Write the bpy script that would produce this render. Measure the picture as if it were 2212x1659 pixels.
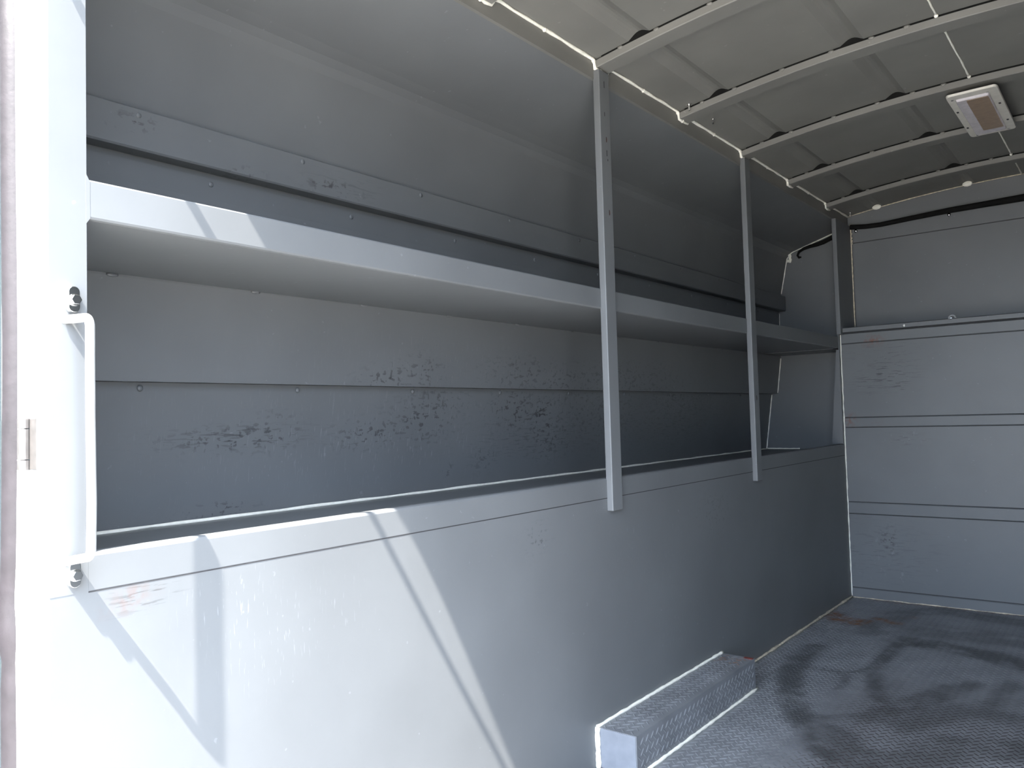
import bpy, math, random
from mathutils import Vector, Matrix
for o in list(bpy.data.objects): bpy.data.objects.remove(o)
random.seed(7)
S = 1.15                      # metres per survey unit
sc = bpy.context.scene
COL = sc.collection
# ------------------------------------------------------------------ camera
F_PX, YAW, PITCH, ROLL = 1728.03, -0.668, 0.0431, -0.0278
cam = bpy.data.cameras.new('camera'); cam.sensor_width = 36; cam.sensor_fit = 'HORIZONTAL'
cam.lens = 36*F_PX/2212; cam.clip_start = .01; cam.clip_end = 500
co = bpy.data.objects.new('camera', cam); COL.objects.link(co)
ca, sa, cb, sb = math.cos(YAW), math.sin(YAW), math.cos(PITCH), math.sin(PITCH)
fwd = Vector((sa*cb, ca*cb, sb)); right = Vector((ca, -sa, 0)); up = right.cross(fwd)
cc, ss = math.cos(ROLL), math.sin(ROLL)
r2 = right*cc+up*ss; u2 = -ss*right+cc*up
M = Matrix.Identity(4)
for i in range(3):
    M[i][0] = r2[i]; M[i][1] = u2[i]; M[i][2] = -fwd[i]
M.translation = Vector((1.0, 0, .7851))*S
co.matrix_world = M
sc.camera = co
# ------------------------------------------------------------------ light
SUN_A, SUN_B = 3.95, 6.6       # sun direction is (-1, A, -B)
sun = bpy.data.lights.new('sun', 'SUN'); sun.energy = 27.5; sun.angle = math.radians(.53); sun.color = (1, .95, .86)
so = bpy.data.objects.new('sun', sun); COL.objects.link(so)
so.location = (4, -6, 9)
so.rotation_euler = Vector((1, -SUN_A, SUN_B)).to_track_quat('Z', 'Y').to_euler()
w = bpy.data.worlds.new('sky'); sc.world = w; w.use_nodes = True
nt = w.node_tree; nt.nodes.clear()
wo = nt.nodes.new('ShaderNodeOutputWorld'); bg = nt.nodes.new('ShaderNodeBackground')
tc = nt.nodes.new('ShaderNodeTexCoord'); sx = nt.nodes.new('ShaderNodeSeparateXYZ'); cr = nt.nodes.new('ShaderNodeValToRGB')
nt.links.new(tc.outputs['Generated'], sx.inputs[0]); nt.links.new(sx.outputs['Z'], cr.inputs[0])
cr.color_ramp.elements[0].position = 0; cr.color_ramp.elements[0].color = (.26, .335, .42, 1)
e_ = cr.color_ramp.elements.new(.30); e_.color = (.47, .55, .68, 1)
e_ = cr.color_ramp.elements[2]; e_.position = .7; e_.color = (.82, .90, 1.0, 1)
nt.links.new(cr.outputs[0], bg.inputs[0]); bg.inputs[1].default_value = 13
nt.links.new(bg.outputs[0], wo.inputs[0])
sc.view_settings.view_transform = 'Standard'; sc.view_settings.look = 'None'
sc.view_settings.gamma = 1; sc.view_settings.use_curve_mapping = False
sc.view_settings.exposure = 0.63
# ------------------------------------------------------------------ materials
def lin(r, g, b):
    f = lambda c: (c/255/12.92 if c/255 <= .04045 else ((c/255+.055)/1.055)**2.4)
    return (f(r), f(g), f(b), 1)
def mat(name, col, rough=.5, metal=0., var=.06, vscale=6., spec=.5, bump=0., bscale=60., marks=False, coat=0.):
    m = bpy.data.materials.new(name); m.use_nodes = True
    n = m.node_tree; L = n.links; b = n.nodes['Principled BSDF']
    b.inputs['Roughness'].default_value = rough; b.inputs['Metallic'].default_value = metal
    b.inputs['Specular IOR Level'].default_value = spec; b.inputs['Coat Weight'].default_value = coat
    t = n.nodes.new('ShaderNodeTexCoord')
    def noise(scale, stretch=(1, 1, 1), detail=4, off=0):
        mp = n.nodes.new('ShaderNodeMapping'); mp.inputs['Scale'].default_value = stretch
        mp.inputs['Location'].default_value = (off, off*.7, off*1.3)
        L.new(t.outputs['Object'], mp.inputs[0])
        q = n.nodes.new('ShaderNodeTexNoise'); q.inputs['Scale'].default_value = scale; q.inputs['Detail'].default_value = detail
        L.new(mp.outputs[0], q.inputs['Vector']); return q.outputs['Fac']
    def ramp(src, a, c):
        r = n.nodes.new('ShaderNodeMapRange'); r.inputs['From Min'].default_value = a; r.inputs['From Max'].default_value = c
        r.clamp = True; L.new(src, r.inputs['Value']); return r.outputs[0]
    def mul(a, c):
        q = n.nodes.new('ShaderNodeMath'); q.operation = 'MULTIPLY'; q.use_clamp = True
        L.new(a, q.inputs[0])
        if isinstance(c, float): q.inputs[1].default_value = c
        else: L.new(c, q.inputs[1])
        return q.outputs[0]
    def mix(fac, a, c):
        q = n.nodes.new('ShaderNodeMix'); q.data_type = 'RGBA'
        if isinstance(fac, float): q.inputs[0].default_value = fac
        else: L.new(fac, q.inputs[0])
        for s, v in ((6, a), (7, c)):
            if isinstance(v, tuple): q.inputs[s].default_value = v
            else: L.new(v, q.inputs[s])
        return q.outputs[2]
    def attr(nm):
        q = n.nodes.new('ShaderNodeAttribute'); q.attribute_name = nm; return q.outputs['Fac']
    c = tuple(col)
    dark = tuple(v*(1-var*2) for v in c[:3])+(1,); light = tuple(min(1, v*(1+var)) for v in c[:3])+(1,)
    out = mix(ramp(noise(vscale), .3, .7), dark, light)
    if marks:
        # faint pale specks and hair scratches everywhere
        out = mix(mul(ramp(noise(55, (1, 1, 1), 2, 3), .73, .76), .35), out, tuple(min(1, v*1.7) for v in c[:3])+(1,))
        out = mix(mul(mul(ramp(noise(38, (1, 1, 2.6), 6, 11), .585, .62), attr('scuff')), .95), out, tuple(v*.22 for v in c[:3])+(1,))
        out = mix(mul(mul(ramp(noise(62, (1, 1.3, 1), 5, 5), .605, .64), attr('scuff')), .95), out, tuple(v*.2 for v in c[:3])+(1,))
        out = mix(mul(mul(ramp(noise(50, (1, 5, .6), 3, 21), .63, .68), attr('scratch')), .45), out, tuple(min(1, v*2.2) for v in c[:3])+(1,))
        out = mix(mul(mul(ramp(noise(22, (1, 1, 9), 4, 31), .57, .62), attr('streak')), .85), out, tuple(v*.22 for v in c[:3])+(1,))
        out = mix(mul(mul(ramp(noise(40, (1, 1, 9), 3, 41), .69, .72), attr('streak')), .6), out, tuple(min(1, v*2.6) for v in c[:3])+(1,))
        out = mix(mul(ramp(noise(60, (1, 1, 1), 3, 8), .40, .6), attr('rust')), out, (.16, .055, .025, 1))
    L.new(out, b.inputs['Base Color'])
    if bump:
        bp = n.nodes.new('ShaderNodeBump'); bp.inputs['Strength'].default_value = bump; bp.inputs['Distance'].default_value = .002
        L.new(noise(bscale), bp.inputs['Height']); L.new(bp.outputs[0], b.inputs['Normal'])
    m['h'] = 1
    return m, dict(noise=noise, ramp=ramp, mul=mul, mix=mix, attr=attr, n=n, L=L, b=b, out=out)
PC = (.138, .145, .153, 1)
paint, _ = mat('grey_paint', PC, .42, 0, .05, 3, .45, .08, 25, marks=True)
roofp, _ = mat('roof_grey_paint', (.175, .172, .162, 1), .5, 0, .05, 5, .4, .1, 30, marks=True)
white, _ = mat('white_paint', (.72, .72, .71, 1), .35, 0, .02, 4)
caulk, _ = mat('sealant', (.88, .86, .78, 1), .55, 0, .05, 60, .4, .5, 120)
tan, _ = mat('dirty_sealant', (.60, .53, .42, 1), .6, 0, .2, 80, .4, .5, 120)
chrome, _ = mat('chrome', (.75, .75, .74, 1), .18, 1, .05, 60)
rodm, _ = mat('handle_steel', (.78, .78, .77, 1), .28, .6, .03, 40)
rubber, _ = mat('rubber', (.022, .018, .021, 1), .6, 0, .12, 40, .4, .3, 80)
black, _ = mat('black_cable', (.010, .010, .010, 1), .9, 0, .1, 40, .1)
seam, _ = mat('joint_shadow_gap', (.03, .03, .033, 1), .8, 0, .1, 40)
boxf, _ = mat('galvanised_end', (.22, .235, .27, 1), .4, .1, .06, 30, .5, .1, 60)
bezel, _ = mat('lamp_plastic', (.60, .58, .53, 1), .45, 0, .04, 40)
lensw, _ = mat('lamp_lens_rim', (.55, .52, .55, 1), .25, 0, .06, 60, .5)
lensb, _ = mat('lamp_lens_reflection', (.28, .20, .14, 1), .3, 0, .08, 60, .5)  # brown is a reflection put into the lens colour
rustm, _ = mat('rust', (.16, .06, .03, 1), .8, 0, .3, 90)
doorm, _ = mat('door_skin', (.10, .13, .14, 1), .3, 0, .05, 3)
steel, _ = mat('hinge_steel', (.13, .12, .115, 1), .35, .5, .1, 60)
conc, _ = mat('concrete', (.29, .265, .23, 1), .9, 0, .15, 2, .2, .3, 20)
# tread plate with stains
tread, T = mat('tread_plate', (.205, .215, .235, 1), .36, .15, .10, 9, .5, .15, 40)
o1 = T['out']
st = T['mul'](T['attr']('stain'), T['ramp'](T['noise'](14, (1, 1, 1), 5, 2), .25, .55))
o1 = T['mix'](T['mul'](st, .85), o1, (.05, .054, .058, 1))
o1 = T['mix'](T['mul'](T['mul'](T['attr']('lug'), T['attr']('worn')), .85), o1, (.03, .022, .022, 1))
o1 = T['mix'](T['mul'](T['ramp'](T['noise'](30, (1, 1, 1), 5, 9), .35, .6), T['attr']('rust')), o1, (.13, .05, .015, 1))
T['L'].new(o1, T['b'].inputs['Base Color'])
# ------------------------------------------------------------------ mesh helpers (survey units, scaled by S)
class MB:
    def __init__(s): s.v = []; s.f = []; s.a = {}; s.m = []
    def add(s, vs, fs, **at):
        k = len(s.v); s.v += [tuple(p) for p in vs]; s.f += [tuple(i+k for i in f) for f in fs]
        for n_, val in at.items():
            s.a.setdefault(n_, {})
            for i in range(len(vs)): s.a[n_][k+i] = val[i] if isinstance(val, (list, tuple)) else val
    def box(s, x0, x1, y0, y1, z0, z1, **at):
        vs = [(x, y, z) for x in (x0, x1) for y in (y0, y1) for z in (z0, z1)]
        s.add(vs, [(0, 1, 3, 2), (4, 6, 7, 5), (0, 4, 5, 1), (2, 3, 7, 6), (0, 2, 6, 4), (1, 5, 7, 3)], **at); return s
    def tube(s, path, r, n=10, caps=True, jit=0, sub=None, **at):
        P = [Vector(p) for p in path]
        rings = []; prev = None
        for i, p in enumerate(P):
            d = (P[min(i+1, len(P)-1)]-P[max(i-1, 0)]).normalized()
            if prev is None:
                a = Vector((0, 0, 1)) if abs(d.z) < .9 else Vector((1, 0, 0))
                u = d.cross(a).normalized()
            else: u = (prev-d*prev.dot(d)).normalized()
            prev = u; v = d.cross(u)
            rr = (r[i] if isinstance(r, (list, tuple)) else r)*(1+random.uniform(-jit, jit))
            rings.append([p+(u*math.cos(2*math.pi*k/n)+v*math.sin(2*math.pi*k/n))*rr for k in range(n)])
        vs = [q for R_ in rings for q in R_]; fs = []
        for i in range(len(P)-1):
            for k in range(n):
                a = i*n+k; b = i*n+(k+1) % n; fs.append((a, b, b+n, a+n))
        if caps: fs += [tuple(range(n))[::-1], tuple(range((len(P)-1)*n, len(P)*n))]
        s.add(vs, fs, **at); return s
    def cyl(s, c, axis, r, h, n=16, r2=None):
        c = Vector(c); a = Vector(axis).normalized()
        return s.tube([c, c+a*h], [r, r if r2 is None else r2], n)
    def blob(s, c, r, n=8, sq=(1, 1, 1)):
        vs = []; fs = []
        for i in range(1, 5):
            th = math.pi*i/5
            for k in range(n):
                ph = 2*math.pi*k/n
                vs.append((c[0]+r*sq[0]*math.sin(th)*math.cos(ph), c[1]+r*sq[1]*math.sin(th)*math.sin(ph), c[2]+r*sq[2]*math.cos(th)))
        vs += [(c[0], c[1], c[2]+r*sq[2]), (c[0], c[1], c[2]-r*sq[2])]
        for i in range(3):
            for k in range(n): fs.append((i*n+k, (i+1)*n+k, (i+1)*n+(k+1) % n, i*n+(k+1) % n))
        for k in range(n): fs.append((4*n, k, (k+1) % n)); fs.append((4*n+1, 3*n+(k+1) % n, 3*n+k))
        s.add(vs, fs); return s
    def prism_y(s, prof, y0, y1, ny=1, **at):      # closed xz outline along y
        n = len(prof); vs = []; fs = []
        for j in range(ny+1):
            y = y0+(y1-y0)*j/ny; vs += [(x, y, z) for x, z in prof]
        for j in range(ny):
            for k in range(n): a = j*n+k; b = j*n+(k+1) % n; fs.append((a, b, b+n, a+n))
        fs += [tuple(range(n))[::-1], tuple(range(ny*n, ny*n+n))]
        s.add(vs, fs, **at); return s
    def prism_x(s, prof, x0, x1):                   # closed yz outline along x
        n = len(prof); vs = [(x, y, z) for x in (x0, x1) for y, z in prof]
        fs = [(k, (k+1) % n, n+(k+1) % n, n+k) for k in range(n)]+[tuple(range(n))[::-1], tuple(range(n, 2*n))]
        s.add(vs, fs); return s
    def sheet(s, prof, y0, y1, t=.006, ny=1, marks=None):   # open xz polyline with thickness t to its left
        pts = [Vector(p) for p in prof]; off = []
        for i, p in enumerate(pts):
            d = (pts[min(i+1, len(pts)-1)]-pts[max(i-1, 0)]).normalized(); off.append(p+Vector((-d.y, d.x))*t)
        n = len(pts); vs = []; fs = []
        for j in range(ny+1):
            y = y0+(y1-y0)*j/ny
            vs += [(p.x, y, p.y) for p in pts]+[(p.x, y, p.y) for p in off]
        R = 2*n
        for j in range(ny):
            for k in range(n-1):
                a = j*R+k; fs.append((a, a+1, a+1+R, a+R)); b = a+n; fs.append((b+R, b+1+R, b+1, b))
            a = j*R; fs.append((a, a+R, a+n+R, a+n)); a = j*R+n-1; fs.append((a, a+n, a+n+R, a+R))
        for k in range(n-1):
            fs.append((k+1, k, k+n, k+1+n)); q = ny*R+k; fs.append((q, q+1, q+1+n, q+n))
        at = {}
        if marks:
            for nm, gs in marks.items(): at[nm] = [gsum(gs, v[1], v[2]) for v in vs]
        s.add(vs, fs, **at); return s
    def build(s, name, m, parent=None, bevel=0, smooth=False, label=None, mats=None, flip=False):
        me = bpy.data.meshes.new(name)
        me.from_pydata([(a*S, b*S, c*S) for a, b, c in s.v], [], s.f); me.update()
        for nm, d in s.a.items():
            at = me.attributes.new(nm, 'FLOAT', 'POINT')
            at.data.foreach_set('value', [d.get(i, 0.) for i in range(len(s.v))])
        import bmesh
        bm = bmesh.new(); bm.from_mesh(me); bmesh.ops.recalc_face_normals(bm, faces=bm.faces); bm.to_mesh(me); bm.free()
        me.materials.append(m)
        o = bpy.data.objects.new(name, me); COL.objects.link(o)
        if smooth:
            for p in me.polygons: p.use_smooth = True
        if bevel:
            bv = o.modifiers.new('bevel', 'BEVEL'); bv.width = bevel*S; bv.segments = 2; bv.limit_method = 'ANGLE'; bv.angle_limit = math.radians(40)
            for p in me.polygons: p.use_smooth = True
            wn = o.modifiers.new('wn', 'WEIGHTED_NORMAL'); wn.keep_sharp = True
        if parent:
            o.parent = parent; o.matrix_parent_inverse = parent.matrix_world.inverted()
        if label: o['label'] = label
        return o
def gsum(gs, u, v):
    t = 0
    for g in gs:
        a, b, ru, rv = g[:4]; k = g[4] if len(g) > 4 else 1.
        t = max(t, k*math.exp(-((u-a)/ru)**2-((v-b)/rv)**2))
    return min(1, t)
def struct(o): o['kind'] = 'structure'; return o
def tag(o, label, cat, group=None):
    o['label'] = label; o['category'] = cat
    if group: o['group'] = group
    return o
def empty(name, loc, label, cat, group=None):
    e = bpy.data.objects.new(name, None); COL.objects.link(e)
    e.location = Vector(loc)*S; e.empty_display_size = .05
    bpy.context.view_layer.update()
    return tag(e, label, cat, group)
def wob(p, q, n, a):
    p, q = Vector(p), Vector(q); o = []
    for i in range(n+1):
        t = i/n; o.append(tuple(p.lerp(q, t)+Vector([random.uniform(-a, a) for _ in range(3)])))
    return o
# ------------------------------------------------------------------ dimensions (survey units)
Y0, YE, YF, YU = .397, .44, 3.524, 3.715        # rear face, jamb inner edge, lower bulkhead, upper bulkhead
W_ = 1.33; ZL = .638; ZR = 1.642
def zc(x):                                      # roof underside
    t = (x-W_/2)/(W_/2); return ZR+.053*(1-t*t)
BOWS = [1.174, 1.617, 2.059, 2.503, 2.940, 3.390]
SW = [.125, .475, .855, 1.205]                  # stiffening channels pressed into the roof
def swage(x):
    for s_ in SW:
        d = abs(x-s_)
        if d < .028: return .012*(math.cos(math.pi*d/.028)*.5+.5)**.6
    return 0
# ------------------------------------------------------------------ floor
def seg_d(p, a, b):
    ax, ay = a; bx, by = b; dx, dy = bx-ax, by-ay
    t = max(0, min(1, ((p[0]-ax)*dx+(p[1]-ay)*dy)/(dx*dx+dy*dy+1e-9)))
    return math.hypot(p[0]-ax-t*dx, p[1]-ay-t*dy)
STAIN = [(.035, .95, [(.106, 2.719), (.101, 2.588), (.12, 2.445), (.158, 2.317), (.207, 2.192), (.265, 2.089)]),
 (.03, 1, [(.265, 2.089), (.312, 2.01), (.372, 1.919), (.423, 1.85), (.458, 1.847), (.52, 1.75)]),
 (.04, .9, [(.327, 2.045), (.39, 2.007), (.456, 1.941), (.495, 1.875)]),
 (.022, 1, [(.319, 2.9), (.316, 2.741), (.317, 2.623), (.342, 2.496), (.373, 2.384), (.402, 2.322)]),
 (.008, .9, [(.155, 2.493), (.218, 2.497), (.26, 2.5), (.285, 2.534), (.314, 2.597)]),
 (.011, .9, [(.268, 2.494), (.288, 2.371), (.284, 2.346)]),
 (.055, 1, [(.319, 2.95), (.399, 2.951), (.496, 2.928), (.584, 2.911), (.674, 2.856), (.8, 2.8)]),
 (.018, .8, [(.321, 2.109), (.394, 2.176), (.442, 2.301), (.493, 2.433), (.529, 2.53)]),
 (.022, .9, [(.404, 2.139), (.489, 2.323), (.552, 2.472), (.584, 2.599)]),
 (.025, .7, [(.645, 2.437), (.659, 2.564), (.676, 2.66)]),
 (.045, .6, [(.477, 2.147), (.547, 2.28), (.607, 2.365), (.725, 2.356)]),
 (.05, .8, [(.214, 3.0), (.2, 3.15), (.25, 3.38), (.35, 3.45), (.65, 3.40), (1.0, 3.4)]),
 (.09, .6, [(.25, 3.15), (.354, 3.12), (.659, 3.15), (1.0, 3.1)]),
 (.06, .7, [(.55, 1.95), (.62, 2.1), (.75, 2.15)])]
RUST = [(.035, 1, [(.03, 3.16), (.07, 3.12), (.10, 3.13)]), (.025, 1, [(.013, 3.208), (.081, 3.134), (.129, 3.09), (.15, 3.15)]), (.02, .9, [(.169, 3.208), (.219, 3.184), (.252, 3.168)]),
 (.012, .7, [(.269, 3.289), (.294, 3.295)]), (.012, .5, [(.1, 3.50), (.3, 3.515), (.5, 3.515), (.7, 3.515)])]
def field(L_, x, y):
    t = 0
    for r, k, pl in L_:
        d = min(seg_d((x, y), pl[i], pl[i+1]) for i in range(len(pl)-1))
        if d < r*2: t = max(t, k*max(0, min(1, (1.35-d/r)/.55)))
    return t
def worn(x, y):
    t = (x-.2)/.2; q = (2.75-y)/.5
    return max(.12, min(1, t))*max(.15, min(1, q))
def lug(mb, c, u, v, nrm, L_=.0105, wd=.0024, h=.0014, **at):
    c, u, v, nrm = Vector(c), Vector(u), Vector(v), Vector(nrm)
    vs = []
    for k, (a, b) in enumerate([(-1, 0), (-.55, -.85), (0, -1), (.55, -.85), (1, 0), (.55, .85), (0, 1), (-.55, .85)]):
        vs.append(c+u*a*L_+v*b*wd)
    vs += [c-u*L_*.6+nrm*h*.85, c+nrm*h*1.1, c+u*L_*.6+nrm*h*.85]
    mb.add(vs, [(0, 1, 8), (1, 2, 9, 8), (2, 3, 10, 9), (3, 4, 10), (4, 5, 10), (5, 6, 9, 10), (6, 7, 8, 9), (7, 0, 8)], lug=1., **at)
def lugs(mb, org, ex, ey, w, h, nrm, fld=None, skip=None):
    org, ex, ey, nrm = map(Vector, (org, ex, ey, nrm)); c = .0165
    N = int((w+h)/c)+4; q = math.sqrt(.5)
    for i in range(-N, N):
        for j in range(-N, N):
            a = (i-j)*c*q; b = (i+j)*c*q
            if a < .011 or b < .011 or a > w-.011 or b > h-.011: continue
            p = org+ex*a+ey*b
            if skip and skip(p): continue
            d = (ex+ey)*q if (i+j) % 2 == 0 else (ex-ey)*q
            dd = (ex-ey)*q if (i+j) % 2 == 0 else (ex+ey)*q
            at = dict(fld(p)) if fld else {}
            lug(mb, p, d, dd, nrm, **at)
fl = MB()
nx, ny = 56, 130
vs = []; fs = []; A1 = []; A2 = []; A3 = []
for j in range(ny+1):
    for i in range(nx+1):
        x = W_*i/nx; y = .36+(YF-.36)*j/ny
        vs.append((x, y, 0)); A1.append(field(STAIN, x, y)); A2.append(field(RUST, x, y)); A3.append(worn(x, y))
for j in range(ny):
    for i in range(nx): a = j*(nx+1)+i; fs.append((a, a+1, a+nx+2, a+nx+1))
fl.add(vs, fs, stain=A1, rust=A2, worn=A3, lug=0.)
lugs(fl, (0, .36, 0), (1, 0, 0), (0, 1, 0), W_, YF-.36, (0, 0, 1),
     fld=lambda p: dict(stain=field(STAIN, p.x, p.y), rust=field(RUST, p.x, p.y), worn=worn(p.x, p.y)),
     skip=lambda p: p.x < .11 and 1.53 < p.y < 2.22)
fl.box(-.004, W_+.004, .36, YF, -.03, -.001)
floor = struct(fl.build('floor', tread))
MB().tube(wob((.003, 2.222, .004), (.003, YF-.005, .004), 40, .0008), .0045, 8, jit=.3).build('sealant_bead', tan, floor, smooth=True)
MB().tube(wob((.003, YF-.004, .002), (W_, YF-.004, .002), 50, .0008), .0019, 8, jit=.5).build('sealant_bead', tan, floor, smooth=True)
bmpr = MB(); bmpr.box(-.40, W_+.40, .10, .358, -.06, -.022); struct(bmpr.build('bounce_bumper', white))  # added unseen bumper, white to bounce sun onto panel and ceiling
# ------------------------------------------------------------------ ceiling
def roof_prof(t=0):
    xs = sorted(set([i*W_/60 for i in range(61)]+[s_+d for s_ in SW for d in (-.028, -.021, -.014, -.007, 0, .007, .014, .021, .028)]))
    return [(x, zc(x)+swage(x)) for x in xs]
rp = roof_prof()
ce = MB(); ce.prism_y(rp+[(W_, 1.74), (0, 1.74)], Y0, YU+.01)
ceil = struct(ce.build('ceiling', roofp, smooth=False))
sb_ = MB()
prev = YE
for b_ in BOWS+[YU]:                            # sealed lap joint down the middle, broken at each bow
    st_ = prev if prev == YE else prev+.058
    sb_.tube(wob((.664, st_+.004, zc(.664)-.001), (.664, b_-.003, zc(.664)-.001), 14, .0005), .0026, 8, jit=.2)
    if b_ != YU: sb_.blob((.664, b_-.005, zc(.664)-.003), .005)
    prev = b_
sb_.build('seam_bead', caulk, ceil, smooth=True)
eb = MB(); path = [(.003, YE, ZR-.002)]
for b_ in BOWS:
    path += wob((.003, path[-1][1]+.02, ZR-.002), (.003, b_-.006, ZR-.002), 8, .0007)
    path += [(.004, b_-.004, ZR-.006), (.005, b_-.003, ZR-.014), (.0045, b_, ZR-.023), (.006, b_+.012, ZR-.0245), (.005, b_+.02, ZR-.022), (.004, b_+.035, ZR-.0235), (.004, b_+.056, ZR-.021), (.003, b_+.062, ZR-.012), (.003, b_+.066, ZR-.004)]
path += wob((.003, path[-1][1]+.02, ZR-.002), (.003, YU-.004, ZR-.002), 8, .0006)
eb.tube(path, .0038, 8, jit=.25)
for b_ in BOWS: eb.blob((.004, b_-.005, ZR-.006), .0055); eb.blob((.005, b_+.02, ZR-.023), .0055)
for b_ in BOWS[:-1]: eb.blob((.003, b_+.24, ZR-.003), .0055)
eb.build('edge_bead', caulk, ceil, smooth=True)
bb = MB(); bb.tube([(W_*i/40, YU-.004, zc(W_*i/40)-.002) for i in range(41)], .0022, 6, jit=.3)
bb.build('front_bead', tan, ceil, smooth=True)
for s_ in SW[:2]:
    m_ = MB(); m_.blob((s_, YU-.006, zc(s_)+.002), .019, 12, (1, .3, .62)); m_.build('sealant_plug', caulk, ceil, smooth=True)
# ------------------------------------------------------------------ roof bows
where = ['nearest the rear opening, ending at the top edge of the photo', 'meeting the roof edge above the first support post', 'just beyond the first post, with a washer headed screw',
         'meeting the roof edge above the farther support post', 'crossing above the far end of the dome light', 'nearest the front bulkhead, low over the far wall']
for k, b_ in enumerate(BOWS):
    mb = MB(); N = 48
    prof = []
    for i in range(N+1):
        x = .004+(W_-.008)*i/N
        z1 = zc(x)-.0055; z0 = zc(x)-.0225
        prof.append([(x, b_, z1), (x, b_+.001, z0+.002), (x, b_+.003, z0), (x, b_+.052, z0), (x, b_+.055, z0+.003), (x, b_+.058, z1)])
    vs = [p for r in prof for p in r]; fs = []
    for i in range(N):
        for q in range(6): a = i*6+q; c = i*6+(q+1) % 6; fs.append((a, c, c+6, a+6))
    fs += [tuple(range(6)), tuple(range(N*6, N*6+6))[::-1]]
    mb.add(vs, fs)
    bow = mb.build('roof_bow', roofp)
    tp = MB(); vs = []; xs = [x for x, z in rp if .006 < x < W_-.006]
    for x in xs:
        zt = zc(x)+swage(x)+.0008; zb = zc(x)-.0058
        vs += [(x, b_+.0016, zb), (x, b_+.0016, zt), (x, b_+.054, zt), (x, b_+.054, zb)]
    n_ = len(xs)
    tp.add(vs, [(i*4+q, i*4+(q+1) % 4, i*4+4+(q+1) % 4, i*4+4+q) for i in range(n_-1) for q in range(4)]+[(0, 1, 2, 3), (n_*4-1, n_*4-2, n_*4-3, n_*4-4)])
    tp.build('gap_shade_strip', black, bow)  # black filler stands in for shade in the bow-to-roof gap
    tag(bow, 'grey arched roof bow '+where[k], 'roof bow', 'arched steel bows across the ceiling')
    for x in [s_+d for s_ in SW for d in (-.05, .045)]+[.3, .6]:
        MB().blob((x, b_+.0005, zc(x)-.005), .006, 6, (1.4, .5, .7)).build('weld_spot', roofp, bow, smooth=True)
# ------------------------------------------------------------------ left wall
MK = dict(scratch=[(.63, .54, .06, .05), (.70, .48, .08, .06, .8), (.82, .5, .05, .05, .6), (1.95, .22, .08, .05, .5), (1.7, .49, .06, .05, .7), (3.3, .42, .1, .1, .4), (1.9, .4, .3, .1, .25)],
          scuff=[(1.34, .535, .03, .02, .8), (2.2, .5, .1, .05, .3)], rust=[(.49, .575, .02, .006, .35)], streak=[(.51, .575, .04, .008, .8)])
lp = MB()
zs = [i*.60/24 for i in range(25)]
lp.sheet([(-.0003, z) for z in zs], Y0, YF+.01, t=.02, ny=130, marks=MK)
wl = struct(lp.build('wall_left', paint))
zs2 = [.597, .60, .61, .62, .628, .634]
cap = MB(); cap.sheet([(-.0025, .5925), (0, .5935)]+[(0, z) for z in zs2]+[(-.0015, .6375), (-.005, .639), (-.02, .6385), (-.022, .634), (-.022, .611)], YE, YF+.19, t=.003, ny=60)
cap.build('ledge_cap', paint, wl, smooth=False)
mb = MB(); mb.box(-.0020, -.0001, YE, YF, .5912, .593); mb.build('cap_joint', seam, wl)
# rear jamb: inner face, rear face
jb = MB(); jb.box(-.14, -.0008, Y0-.001, Y0+.012, -.1, 1.76)
jb.box(-.45, -.135, Y0+.0125, Y0+.024, -.1, 1.76)
jb.build('rear_jamb', white, wl)
pl_ = MB(); pl_.box(-.0208, .0, Y0-.0005, YE-.0002, .5925, 1.76); pl_.build('jamb_face', paint, wl)
pl_ = MB(); pl_.prism_x([(YE-.001, 1.036), (YE+.004, 1.044), (YE+.004, 1.089), (YE-.001, 1.099)], -.004, .0002); pl_.build('notch_gusset', paint, wl)
pl_ = MB(); pl_.box(-.405, -.004, YE, YU, .600, .609); pl_.build('compartment_floor', paint, wl)
BK = dict(scuff=[(.88, .76, .12, .018), (.97, .77, .06, .03, .8), (1.23, .76, .1, .03, .8), (1.40, .79, .1, .05, .8), (1.45, .83, .1, .05, .5), (1.75, .81, .10, .05, .9), (1.9, .78, .07, .07, 1), (1.93, .72, .1, .05, .7), (1.64, .68, .05, .03, .5), (1.88, .80, .05, .05, 1), (2.2, .8, .3, .1, .45), (2.75, .85, .3, .1, .4), (.86, .627, .06, .008, .9), (1.5, .655, .012, .012, 1)],
          streak=[(.9, .765, .14, .014, 1), (1.9, .73, .3, .05, .5), (2.7, .75, .4, .1, .35)], scratch=[(1.3, .75, .5, .1, .7), (2.0, .8, .4, .1, .5), (2.9, .8, .4, .1, .5)])
b1 = MB(); b1.sheet([(-.407+.037*i/14, .608+.258*i/14) for i in range(15)], YE, YU, t=.008, ny=130, marks=BK); b1.build('lower_back_panel', paint, wl)
BM = dict(scuff=[(1.22, .88, .05, .02, .9), (1.27, .885, .03, .03, .8), (1.36, .90, .06, .04, .7), (1.75, .91, .15, .04, .6), (1.95, .89, .2, .04, .6), (2.3, .9, .4, .05, .5)], scratch=[(1.5, .93, .5, .06, .4)])
b2 = MB(); b2.sheet([(-.343, .866)]+[(-.343+.022*i/8, .868+.17*i/8) for i in range(9)]+[(-.322, 1.12), (-.322, 1.2), (-.318, 1.238)], YE, YU, t=.006, ny=120, marks=BM); b2.build('middle_back_panel', paint, wl)
mb = MB(); mb.box(-.374, -.3435, YE, YU, .8665, .8685); mb.build('lap_fold', paint, wl)
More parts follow.
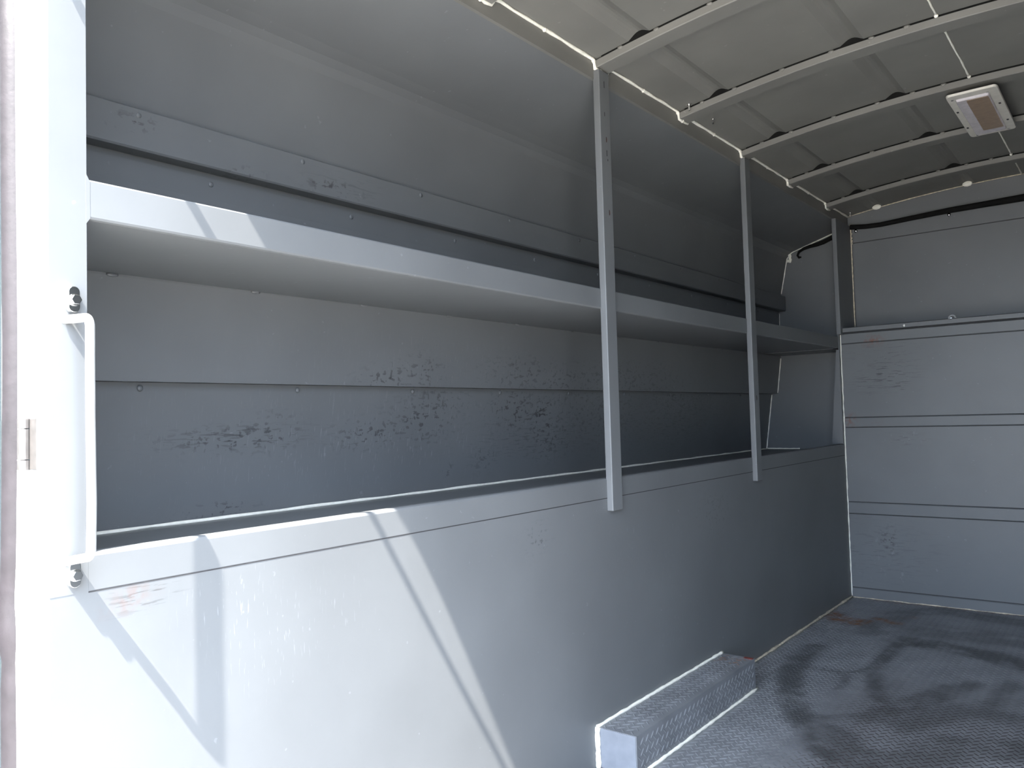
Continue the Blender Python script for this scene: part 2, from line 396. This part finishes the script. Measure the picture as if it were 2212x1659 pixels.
# lower panel tops out behind the fold with a rivetted flange
mb = MB(); mb.sheet([(-.3735, .848), (-.3695, .866)], YE, YU, t=.003)
mb.build('flange_strip', paint, wl)
BU = dict(scuff=[(1.05, 1.35, .05, .01, .5)], scratch=[(1.16, 1.36, .02, .01, 1)])
b3 = MB(); b3.sheet([(-.322, 1.236), (-.306, 1.331), (-.290, 1.41), (-.279, 1.463), (-.273, 1.492), (-.264, 1.508), (-.250, 1.519), (-.225, 1.529), (-.15, 1.552), (-.07, 1.576), (0, 1.597)], YE, YU, t=.006, ny=60, marks=BU)
b3.build('upper_back_panel', paint, wl, smooth=False)
RK = dict(streak=[(1.1, 1.28, .08, .015, .5)], scuff=[(1.06, 1.265, .06, .012, 1), (.64, 1.29, .03, .01, .7), (.85, 1.25, .02, .006, 1)], scratch=[(1.6, 1.2, .1, .02, .6)])
rl = MB(); rl.sheet([(-.318, 1.247), (-.288, 1.247), (-.285, 1.250), (-.285, 1.27), (-.285, 1.29), (-.286, 1.315), (-.289, 1.318), (-.31, 1.318)], YE, YU-.02, t=.004, ny=90, marks=RK)
rail = rl.build('support_rail', paint, wl)
for i in range(9):
    y = .60+i*.33
    for p_ in ((-.2865, y+.05, 1.305), (-.3195, y+.2, 1.228), (-.368, y+.09, .856)):
        MB().blob(p_, .0055, 8, (.5, 1, 1)).build('rivet', paint, wl, smooth=True)
rf = MB(); rf.sheet([(-.008, 1.594), (0, 1.5945), (0, 1.62), (0, ZR)], YE, YU, t=.004, ny=10); rf.build('roof_flange', roofp, wl)
mb = MB(); mb.box(-.45, .0, YE, YU+.01, 1.643, 1.70).box(-.46, -.42, Y0, YU+.01, -.1, 1.76); mb.build('outer_skin', white, wl)
ep = MB(); EK = {}
ep.box(-.41, -.0, YU-.012, YU, .60, 1.62); ep.build('end_panel', paint, wl)
cb_ = MB(); cb_.tube(wob((-.404, YU-.014, .611), (-.25, YU-.014, .611), 10, .0004), .0028, 6, jit=.3)
cb_.tube(wob((-.404, YU-.014, .611), (-.369, YU-.014, .862), 14, .0004), .0024, 6, jit=.3)
cb_.tube(wob((-.341, YU-.014, .87), (-.320, YU-.014, 1.03), 10, .0004), .0024, 6, jit=.3)
cb_.tube(wob((-.320, YU-.014, 1.10), (-.318, YU-.014, 1.24), 10, .0004), .0018, 6, jit=.3)
cb_.tube(wob((-.305, YU-.014, 1.33), (-.272, YU-.014, 1.49), 12, .0004), .0024, 6, jit=.3)
cb_.tube(wob((-.272, YU-.014, 1.49), (-.25, YU-.014, 1.515), 4, .0004)+wob((-.24, YU-.014, 1.519), (-.03, YU-.014, 1.584), 18, .0004), .0022, 6, jit=.3)
for _ in range(7): cb_.blob((-.275+random.uniform(0, .035), YU-.014, 1.475+random.uniform(0, .035)), .007, 6, (1, .5, 1.1))
cb_.tube(wob((-.395, YE+.01, .611), (-.397, YU-.02, .611), 60, .0007), .0035, 6, jit=.3)
cb_.build('sealant_bead', caulk, wl, smooth=True)
# ------------------------------------------------------------------ corner trim beside the bulkhead
tr = MB(); tr.box(-.004, .0145, 3.487, YU-.0125, 1.10, 1.5935); t1 = struct(tr.build('trim_1', paint, bevel=.002))
tr = MB(); tr.prism_y([(-.012, 1.036), (-.045, .641), (0, .641), (0, 1.036)], 3.500, 3.512); tr.box(-.006, -.0005, 3.512, YU-.013, .60, 1.10); t2 = struct(tr.build('trim_2', paint))
mb = MB(); mb.tube(wob((.0155, YU-.016, 1.60), (.0155, YU-.016, 1.12), 30, .0005), .0032, 6, jit=.3)
for z in (1.515, 1.52, 1.528, 1.54, 1.56): mb.blob((.019, YU-.018, z), .0045, 6)
mb.build('sealant_bead', tan, t1, smooth=True)
# ------------------------------------------------------------------ support posts
def post(y0, y1, lab, holes):
    p = MB(); zt, zb = 1.616, .562
    p.box(-.003, .0150, y0, y1, zb, zt)
    o = p.build('support_post', paint, bevel=.0022)
    tag(o, lab, 'post', 'square posts from roof edge to ledge')
    for (dy, z, hh, ru) in holes:
        if ru: MB().blob((.0148, y0+dy+.001, z), .0036, 8, (.10, 1, 2.3)).build('rust_stain', rustm, o, smooth=True)
        MB().box(.0146, .0153, y0+dy-.0014, y0+dy+.0012, z-hh*.8, z+hh*.8).build('bolt_hole', seam, o)
    return o
p1 = post(1.617, 1.662, 'nearest wide grey square post, with rusty bolt holes, standing in front of shelf', [(.022, 1.583, .010, 0), (.020, 1.51, .006, 0), (.024, 1.449, .008, 1), (.025, 1.416, .009, 0), (.028, 1.40, .003, 0), (.027, 1.272, .008, 1)])
p2 = post(2.507, 2.549, 'farther narrow looking grey post on ledge between first post and end corner', [(.02, .83, .010, 1)])
# ------------------------------------------------------------------ shelf
sh = MB(); SN = 60
def sag(y): return -.004*math.sin(math.pi*(y-YE)/(3.49-YE))+.002
prof = [(-.3195, 1.0405), (-.006, 1.0405), (-.002, 1.0415), (0, 1.044), (0, 1.0875), (-.0012, 1.0895), (-.004, 1.0885), (-.0045, 1.0475), (-.3195, 1.0465)]
vs = []; fs = []; n = len(prof)
for j in range(SN+1):
    y = YE-.001+(3.487-YE)*j/SN; vs += [(x, y, z+sag(y)) for x, z in prof]
for j in range(SN):
    for k in range(n): a = j*n+k; b = j*n+(k+1) % n; fs.append((a, b, b+n, a+n))
fs += [tuple(range(n))[::-1], tuple(range(SN*n, SN*n+n))]
sh.add(vs, fs)
y = 3.487; sh.box(-.3195, -.02, y, YU-.014, 1.0405, 1.046)
shelf = tag(sh.build('shelf', paint), 'long grey metal shelf with upturned front lip, hung mid-height across the side compartment', 'shelf')
for i in range(11):
    y = .62+i*.27; MB().blob((-.3185, y, 1.039), .008, 8, (.45, 1.3, .45)).build('weld_spot', paint, shelf, smooth=True)
# ------------------------------------------------------------------ front bulkhead
FK = [(.17, 1.0, .10, .05, .8), (.18, .93, .09, .05, 1), (.22, .885, .06, .03, 1), (.1, .9, .05, .05, .6)]
fb = MB(); N1, N2 = 50, 44; vs = []; fs = []; a_s = []; a_c = []; a_r = []; a_f = []
for j in range(N2+1):
    for i in range(N1+1):
        x = W_*i/N1; z = 1.108*j/N2; vs.append((x, YF, z))
        a_s.append(max(gsum(FK, x, z), gsum([(.1, .2, .2, .1, .35), (.24, .66, .06, .02, .7)], x, z)))
        a_c.append(gsum([(.24, .67, .06, .03, .8), (.15, .2, .07, .06, .7), (.2, .1, .1, .03, .7)], x, z))
        a_f.append(gsum([(.155, .24, .03, .05, .8)], x, z))
        a_r.append(gsum([(.02, .745, .02, .01, 1), (.1, .74, .05, .008, .7), (.13, 1.062, .03, .008, .8)], x, z))
for j in range(N2):
    for i in range(N1): a = j*(N1+1)+i; fs.append((a, a+1, a+N1+2, a+N1+1))
fb.add(vs, fs, streak=a_s, scratch=a_c, rust=a_r, scuff=a_f)
fb.box(-.0, W_, YF+.0005, YF+.012, 0, 1.108)
wb = struct(fb.build('wall_back', paint))
RL = [(1.061, 1.1015, .0035), (.712+.0375, .712, .0035), (.352, .3955, .0035), (0.0, .0415, .0035)]
for k, (z0, z1, t) in enumerate([(1.061, 1.1035, .004), (.7085, .7495, .004), (.3485, .3965, .004), (.0, .0415, .004)]):
    r_ = MB(); vs = []; N = 50
    gr = dict(rust=[(.02, .735, .025, .02, 1), (.12, .722, .04, .008, .8), (.2, .722, .02, .006, .7), (.13, 1.066, .03, .01, .9)])
    prof = [(YF-t*.2, z0), (YF-t, z0+.003), (YF-t, z1-.003), (YF-t*.2, z1)]
    for i in range(N+1): vs += [((.001+(W_-.002)*i/N), yy, zz) for yy, zz in [(YF+.004, z0)]+prof+[(YF+.004, z1)]]
    fs = [(i*6+q, i*6+(q+1) % 6, i*6+6+(q+1) % 6, i*6+6+q) for i in range(N) for q in range(6)]+[tuple(range(6)), tuple(range(N*6, N*6+6))[::-1]]
    r_.add(vs, fs, rust=[gsum(gr['rust'], v[0], v[2]) for v in vs]); r_.build('panel_rail', paint, wb)
    g_ = MB()
    for zz in ((z0-.0012, z1+.0012) if k < 3 else (z1+.0012,)): g_.box(.002, W_-.002, YF-.0012, YF+.001, zz-.0012, zz+.0012)
    g_.build('panel_joint', seam, wb)
cp = MB(); cp.prism_x([(YF-.012, 1.109), (YF-.012, 1.126), (YF-.009, 1.1285), (YU-.01, 1.1285), (YU-.01, 1.122), (YF-.006, 1.122), (YF-.006, 1.109)], -.003, W_); cp.build('bulkhead_cap', paint, wb, bevel=.0008)
g_ = MB(); g_.box(0, W_, YF-.006, YF, 1.1035, 1.109); g_.build('cap_joint', seam, wb)
up_ = MB(); up_.box(-.45, W_+.45, YU+.0005, YU+.012, -.1, 1.74); up_.build('upper_panel', paint, wb)
up_ = MB(); up_.box(.016, W_, YU-.003, YU+.001, 1.522, 1.60); up_.build('upper_strip', paint, wb)
g_ = MB(); g_.box(.016, W_, YU-.0015, YU, 1.518, 1.5205); g_.build('strip_joint', seam, wb)
cb_ = MB(); cb_.tube(wob((.0025, YF-.004, .004), (.0025, YF-.004, 1.10), 60, .0005), .0026, 6, jit=.3); cb_.build('sealant_bead', caulk, wb, smooth=True)
# ------------------------------------------------------------------ right wall (mirror of the left, mostly out of the frame)
def mx(prof): return [(W_-x, z) for x, z in prof][::-1]
rw = MB(); rw.sheet(mx([(0, 0), (0, .3), (0, .638)]), Y0, YU, t=.02); rw.box(W_, W_+.41, YE, YU, .600, .609)
rw.sheet(mx([(-.407, .608), (-.343, .868), (-.321, 1.035), (-.306, 1.331), (-.272, 1.492), (-.25, 1.519), (0, 1.597), (0, ZR)]), YE, YU, t=.006)
rw.box(W_, W_+.022, Y0, YE, .6, 1.76).box(W_, W_+.45, Y0, Y0+.02, -.1, 1.76).box(W_, W_+.32, YE, YU, 1.04, 1.046).box(W_, W_+.004, YE, YU, 1.04, 1.089)
rw.box(W_, W_+.42, YU-.01, YU, .6, 1.62)
wr = struct(rw.build('wall_right', paint))
# ------------------------------------------------------------------ rear header (above the opening, out of the frame, lower edge shaped for its shadow)
def cast(y, z):                                  # where a sun ray landing at (0,y,z) crosses the rear plane
    x = (y-Y0)/SUN_A; return (x, z+SUN_B*x)
hp = [cast(y, z) for y, z in [(.664, 1.089), (.692, 1.049), (.944, .633), (.983, .581), (1.055, .461), (1.146, .289), (1.24, .107)]]
hp = [(0, hp[0][1]+.02)]+hp
hd = MB(); zend = hp[-1][1]
outl = hp+[(W_, zend), (W_, 1.76), (0, 1.76)]
n = len(outl); vs = [(x, y, z) for y in (Y0-.001, Y0+.003) for x, z in outl]
# thin curtain plate split into quads against the roof line
low = hp+[(W_, zend)]
for i in range(len(low)-1):
    (xa, za), (xb, zb) = low[i], low[i+1]
    hd.add([(xa, Y0-.002, za), (xb, Y0-.002, zb), (xb, Y0-.002, 1.76), (xa, Y0-.002, 1.76), (xa, Y0+.002, za), (xb, Y0+.002, zb), (xb, Y0+.002, 1.76), (xa, Y0+.002, 1.76)],
           [(0, 1, 2, 3), (7, 6, 5, 4), (0, 4, 5, 1), (3, 2, 6, 7)])
hdr = struct(hd.build('trim_3', white))
bp_ = [cast(y, z) for y, z in [(.434, 1.301), (.593, 1.065), (.748, .839), (.889, .634), (1.013, .432), (1.098, .294), (1.205, .124)]]
bp_ = [(-.0, bp_[0][1]+.01)]+bp_+[(.30, bp_[-1][1]-.02), (W_, bp_[-1][1]-.02)]
MB().tube([(x, Y0, z) for x, z in bp_], .0062, 8).build('shadow_strap', rubber, hdr, smooth=True)  # unseen strap, added and bent to cast the thin diagonal stripe
# ------------------------------------------------------------------ rear door, opened, with bulb seal
dr = MB(); dr.box(-.175, -.146, -.45, .40, -.06, 1.60); door = struct(dr.build('door_1', doorm, bevel=.004))
sl = MB(); pth = []; rad = []
for i in range(81):
    z = .2+1.35*i/80
    x = -.113-.006*math.exp(-((z-.57)/.035)**2)+.003*math.sin(z*9)-.008*math.exp(-((z-1.36)/.06)**2)
    pth.append((x+.004, .404, z)); rad.append(.0185+.004*math.exp(-((z-.55)/.03)**2)-.002*math.exp(-((z-.50)/.015)**2))
sl.tube(pth, rad, 18); sl.build('rubber_seal', rubber, door, smooth=True)
# ------------------------------------------------------------------ hinge
hg = empty('door_hinge', (-.05, Y0, .739), 'small polished steel hinge on the white rear door jamb', 'hinge')
m_ = MB(); m_.box(-.075, -.060, Y0-.004, Y0, .740, .801); m_.build('hinge_leaf', steel, hg, bevel=.001)
m_ = MB(); m_.box(-.046, -.026, Y0-.004, Y0, .740, .801); m_.build('hinge_leaf', steel, hg, bevel=.001)
for z0, z1 in ((.740, .7515), (.7525, .7885), (.7895, .801)):
    m_ = MB(); m_.cyl((-.053, Y0-.007, z0), (0, 0, 1), .0075, z1-z0, 18); m_.build('knuckle', steel, hg, smooth=False)
# ------------------------------------------------------------------ grab handle
gh = empty('grab_handle', (.0, .418, .612), 'bright round steel grab handle bolted upright on the rear jamb', 'grab handle')
H = .0435; g = MB(); yb = .424
path = [(.001, .413, .917)]
def arc(c, r, a0, a1, n=7): return [(c[0]+r*math.cos(math.radians(a0+(a1-a0)*i/n)), yb, c[1]+r*math.sin(math.radians(a0+(a1-a0)*i/n))) for i in range(n+1)]
path += [(.012, .418, .917)]+arc((H-.012, .917-.012), .012, 90, 0)+[(H, yb, .8), (H, yb+.001, .7)]+arc((H-.012, .638+.012), .012, 0, -90)+[(.012, .418, .6345), (.001, .413, .632)]
g.tube(path, .0053, 14); g.build('rod', rodm, gh, smooth=True)
for zc_ in (.941, .617):
    p = MB(); out = []
    for a in range(0, 181, 20): out.append((.421+.0066*math.cos(math.radians(a)), zc_+.009+.0066*math.sin(math.radians(a))))
    for a in range(180, 361, 20): out.append((.421+.0066*math.cos(math.radians(a)), zc_-.009+.0066*math.sin(math.radians(a))))
    p.prism_x(out, .0004, .010); p.build('mounting_tab', chrome, gh, bevel=.0008)
    b_ = MB(); b_.cyl((.010, .421, zc_-.001), (1, 0, 0), .0072, .0015, 20).cyl((.0115, .421, zc_-.001), (1, 0, 0), .0062, .0055, 6); b_.build('bolt', chrome, gh, bevel=.0006)
# ------------------------------------------------------------------ tread plate box on the floor
bx = MB(); BY0, BY1, BX, BZ = 1.540, 2.214, .100, .088
bx.box(.001, BX, BY0+.002, BY1, .0005, BZ, stain=0., rust=0., worn=.1, lug=0.)
top_r = lambda p: dict(worn=.15, stain=0., rust=.8 if p.y > 2.12 and random.random() < .6 else (.6 if p.x > .085 and random.random() < .35 else 0.))
lugs(bx, (.001, BY0+.002, BZ), (1, 0, 0), (0, 1, 0), BX-.001, BY1-BY0-.002, (0, 0, 1), fld=top_r)
lugs(bx, (BX, BY0+.002, .001), (0, 1, 0), (0, 0, 1), BY1-BY0-.002, BZ-.001, (1, 0, 0), fld=lambda p: dict(worn=.1, stain=0., rust=0.))
box = tag(bx.build('floor_box', tread), 'low long diamond plate box along the wall, its pale smooth end towards the rear', 'box')
MB().box(.001, BX-.002, BY0, BY0+.0022, .001, BZ-.001).build('end_plate', boxf, box, bevel=.0008)
MB().tube(wob((.003, BY0-.002, BZ+.002), (.003, BY1, BZ+.002), 50, .0006), .0042, 8, jit=.2).build('sealant_bead', caulk, box, smooth=True)
MB().tube(wob((BX+.001, BY0, .003), (BX+.001, BY1+.006, .003), 50, .0005), .0040, 8, jit=.25).build('sealant_bead', caulk, box, smooth=True)
MB().tube(wob((.004, BY0-.003, .0), (.004, BY0-.003, BZ+.002), 14, .0008), .0058, 8, jit=.2).build('sealant_bead', caulk, box, smooth=True)
MB().box(.072, BX-.002, BY1-.016, BY1-.001, BZ+.0001, BZ+.0010).build('red_smear', mat('red_mark', (.22, .05, .04, 1), .7, 0, .4, 60)[0], box)
# ------------------------------------------------------------------ dome light
dl = empty('dome_light', (.665, 2.73, 1.664), 'square pale plastic dome light with lens showing a brown reflection under the roof bows', 'light')
Z = 1.652
def rrect(x0, x1, y0, y1, r, n=5):
    o = []
    for cx_, cy_, a in ((x1-r, y1-r*2.2, 0), (x0+r, y1-r*2.2, 90), (x0+r, y0+r*2.2, 180), (x1-r, y0+r*2.2, 270)):
        for i in range(n+1):
            t = math.radians(a+90*i/n); o.append((cx_+r*math.cos(t), cy_+2.2*r*math.sin(t)))
    return o
def slab(out, z0, z1, inset=0, bx_=0):
    m = MB(); n = len(out); cx_ = sum(p[0] for p in out)/n; cy_ = sum(p[1] for p in out)/n
    low = [(cx_+(x-cx_)*(1-inset), cy_+(y-cy_)*(1-inset), z0) for x, y in out]
    hi = [(x, y, z1) for x, y in out]
    m.add(low+hi, [tuple(range(n)), tuple(range(n, 2*n))[::-1]]+[(k, n+k, n+(k+1) % n, (k+1) % n) for k in range(n)]); return m
slab(rrect(.600, .728, 2.507, 2.945, .010), Z, Z+.006, .02).build('bezel', bezel, dl, bevel=.001)
slab(rrect(.615, .715, 2.54, 2.91, .006), Z+.0062, Z+.0215, 0).build('housing', rubber, dl)
slab(rrect(.620, .704, 2.545, 2.915, .004), Z-.006, Z+.001, .03).build('lens', lensw, dl, bevel=.001)
slab(rrect(.646, .700, 2.556, 2.870, .004), Z-.0068, Z-.0055, .0).build('lens_reflection', lensb, dl)  # brown patch stands in for what the lens reflects
for x, y in ((.6085, 2.66), (.6085, 2.83), (.7155, 2.66), (.7155, 2.83)):
    MB().box(x-.0028, x+.0028, y-.006, y+.006, Z-.0006, Z+.001).build('slot', seam, dl)
for x, y in ((.614, 2.54), (.700, 2.54), (.622, 2.922), (.708, 2.922)):
    MB().cyl((x, y, Z-.002), (0, 0, 1), .0035, .003, 12).build('screw', chrome, dl)
# ------------------------------------------------------------------ small fittings
def tscrew(x, y, z, hr, ln, lab, nm='screw'):
    e = MB(); e.cyl((x, y, z), (0, 0, -1), hr, .0022, 16).cyl((x, y, z-.002), (0, 0, -1), .0028, ln, 10)
    return tag(e.build(nm, chrome), lab, 'screw')
tscrew(.043, 2.046, zc(.043)-.0005, .0085, .016, 'screw with wide washer head beside a roof bow near the left roof edge')
tscrew(.046, 2.197, zc(.046)-.0003, .004, .013, 'tiny bare screw tip poking from the roof just behind the washer headed screw')
tscrew(.028, 3.66, zc(.028)-.0003, .004, .02, 'small dark screw tip hanging from the roof in the front left corner')
cpath = [(.0165, 3.692, 1.588), (.08, 3.694, 1.581), (.14, 3.694, 1.579), (.27, 3.694, 1.586), (.4, 3.694, 1.592), (.55, 3.694, 1.594), (.67, 3.694, 1.595), (.9, 3.694, 1.592), (1.32, 3.694, 1.588)]
cab = MB(); cab.tube(cpath, [.011, .010, .010, .0105, .0115, .0125, .014, .014, .012], 10)
tag(cab.build('cable', black, smooth=True), 'thick black cable running across the top of the far bulkhead', 'cable')
cab2 = MB(); cab2.tube([(-.02, 3.692, 1.575), (-.06, 3.69, 1.556), (-.1, 3.69, 1.541), (-.13, 3.69, 1.534), (-.16, 3.69, 1.531), (-.19, 3.69, 1.524), (-.212, 3.69, 1.512), (-.219, 3.69, 1.497), (-.212, 3.69, 1.486), (-.203, 3.69, 1.488)], [.010, .010, .010, .009, .008, .007, .006, .005, .005, .004], 8)
tag(cab2.build('cable', black, smooth=True), 'short black cable sagging inside the side compartment at the far corner', 'cable')
for x, lab in ((.036, 'small bright screw under the black cable in the far left corner'), (.403, 'small bright screw under the middle of the black cable')):
    q = MB(); q.blob((x, YU-.009, 1.571 if x < .1 else 1.577), .0075, 10, (1, .9, 1.1)); tag(q.build('screw', chrome, smooth=True), lab, 'screw')
q = MB(); pts = [(.395+.0125*math.cos(math.radians(a)), YU-.006, 1.147+.0125*math.sin(math.radians(a))) for a in range(0, 361, 15)]
q.tube(pts, .0038, 8); rg = tag(q.build('grommet', white, smooth=True), 'small white ring with a screw in it, just above the bulkhead ledge', 'grommet')
MB().cyl((.390, YU-.0, 1.147), (0, -1, 0), .0045, .006, 10).build('screw', chrome, rg)
q = MB(); q.blob((.2535, YF-.013, 1.116), .0055, 8, (1, .6, 1)); tag(q.build('rivet', white, smooth=True), 'tiny white painted rivet on the bulkhead cap left of the ring', 'rivet')
# ------------------------------------------------------------------ ground outside
gd = MB(); gd.add([(-30, -40, -.68), (30, -40, -.68), (30, 30, -.68), (-30, 30, -.68)], [(0, 1, 2, 3)]); struct(gd.build('ground', conc))
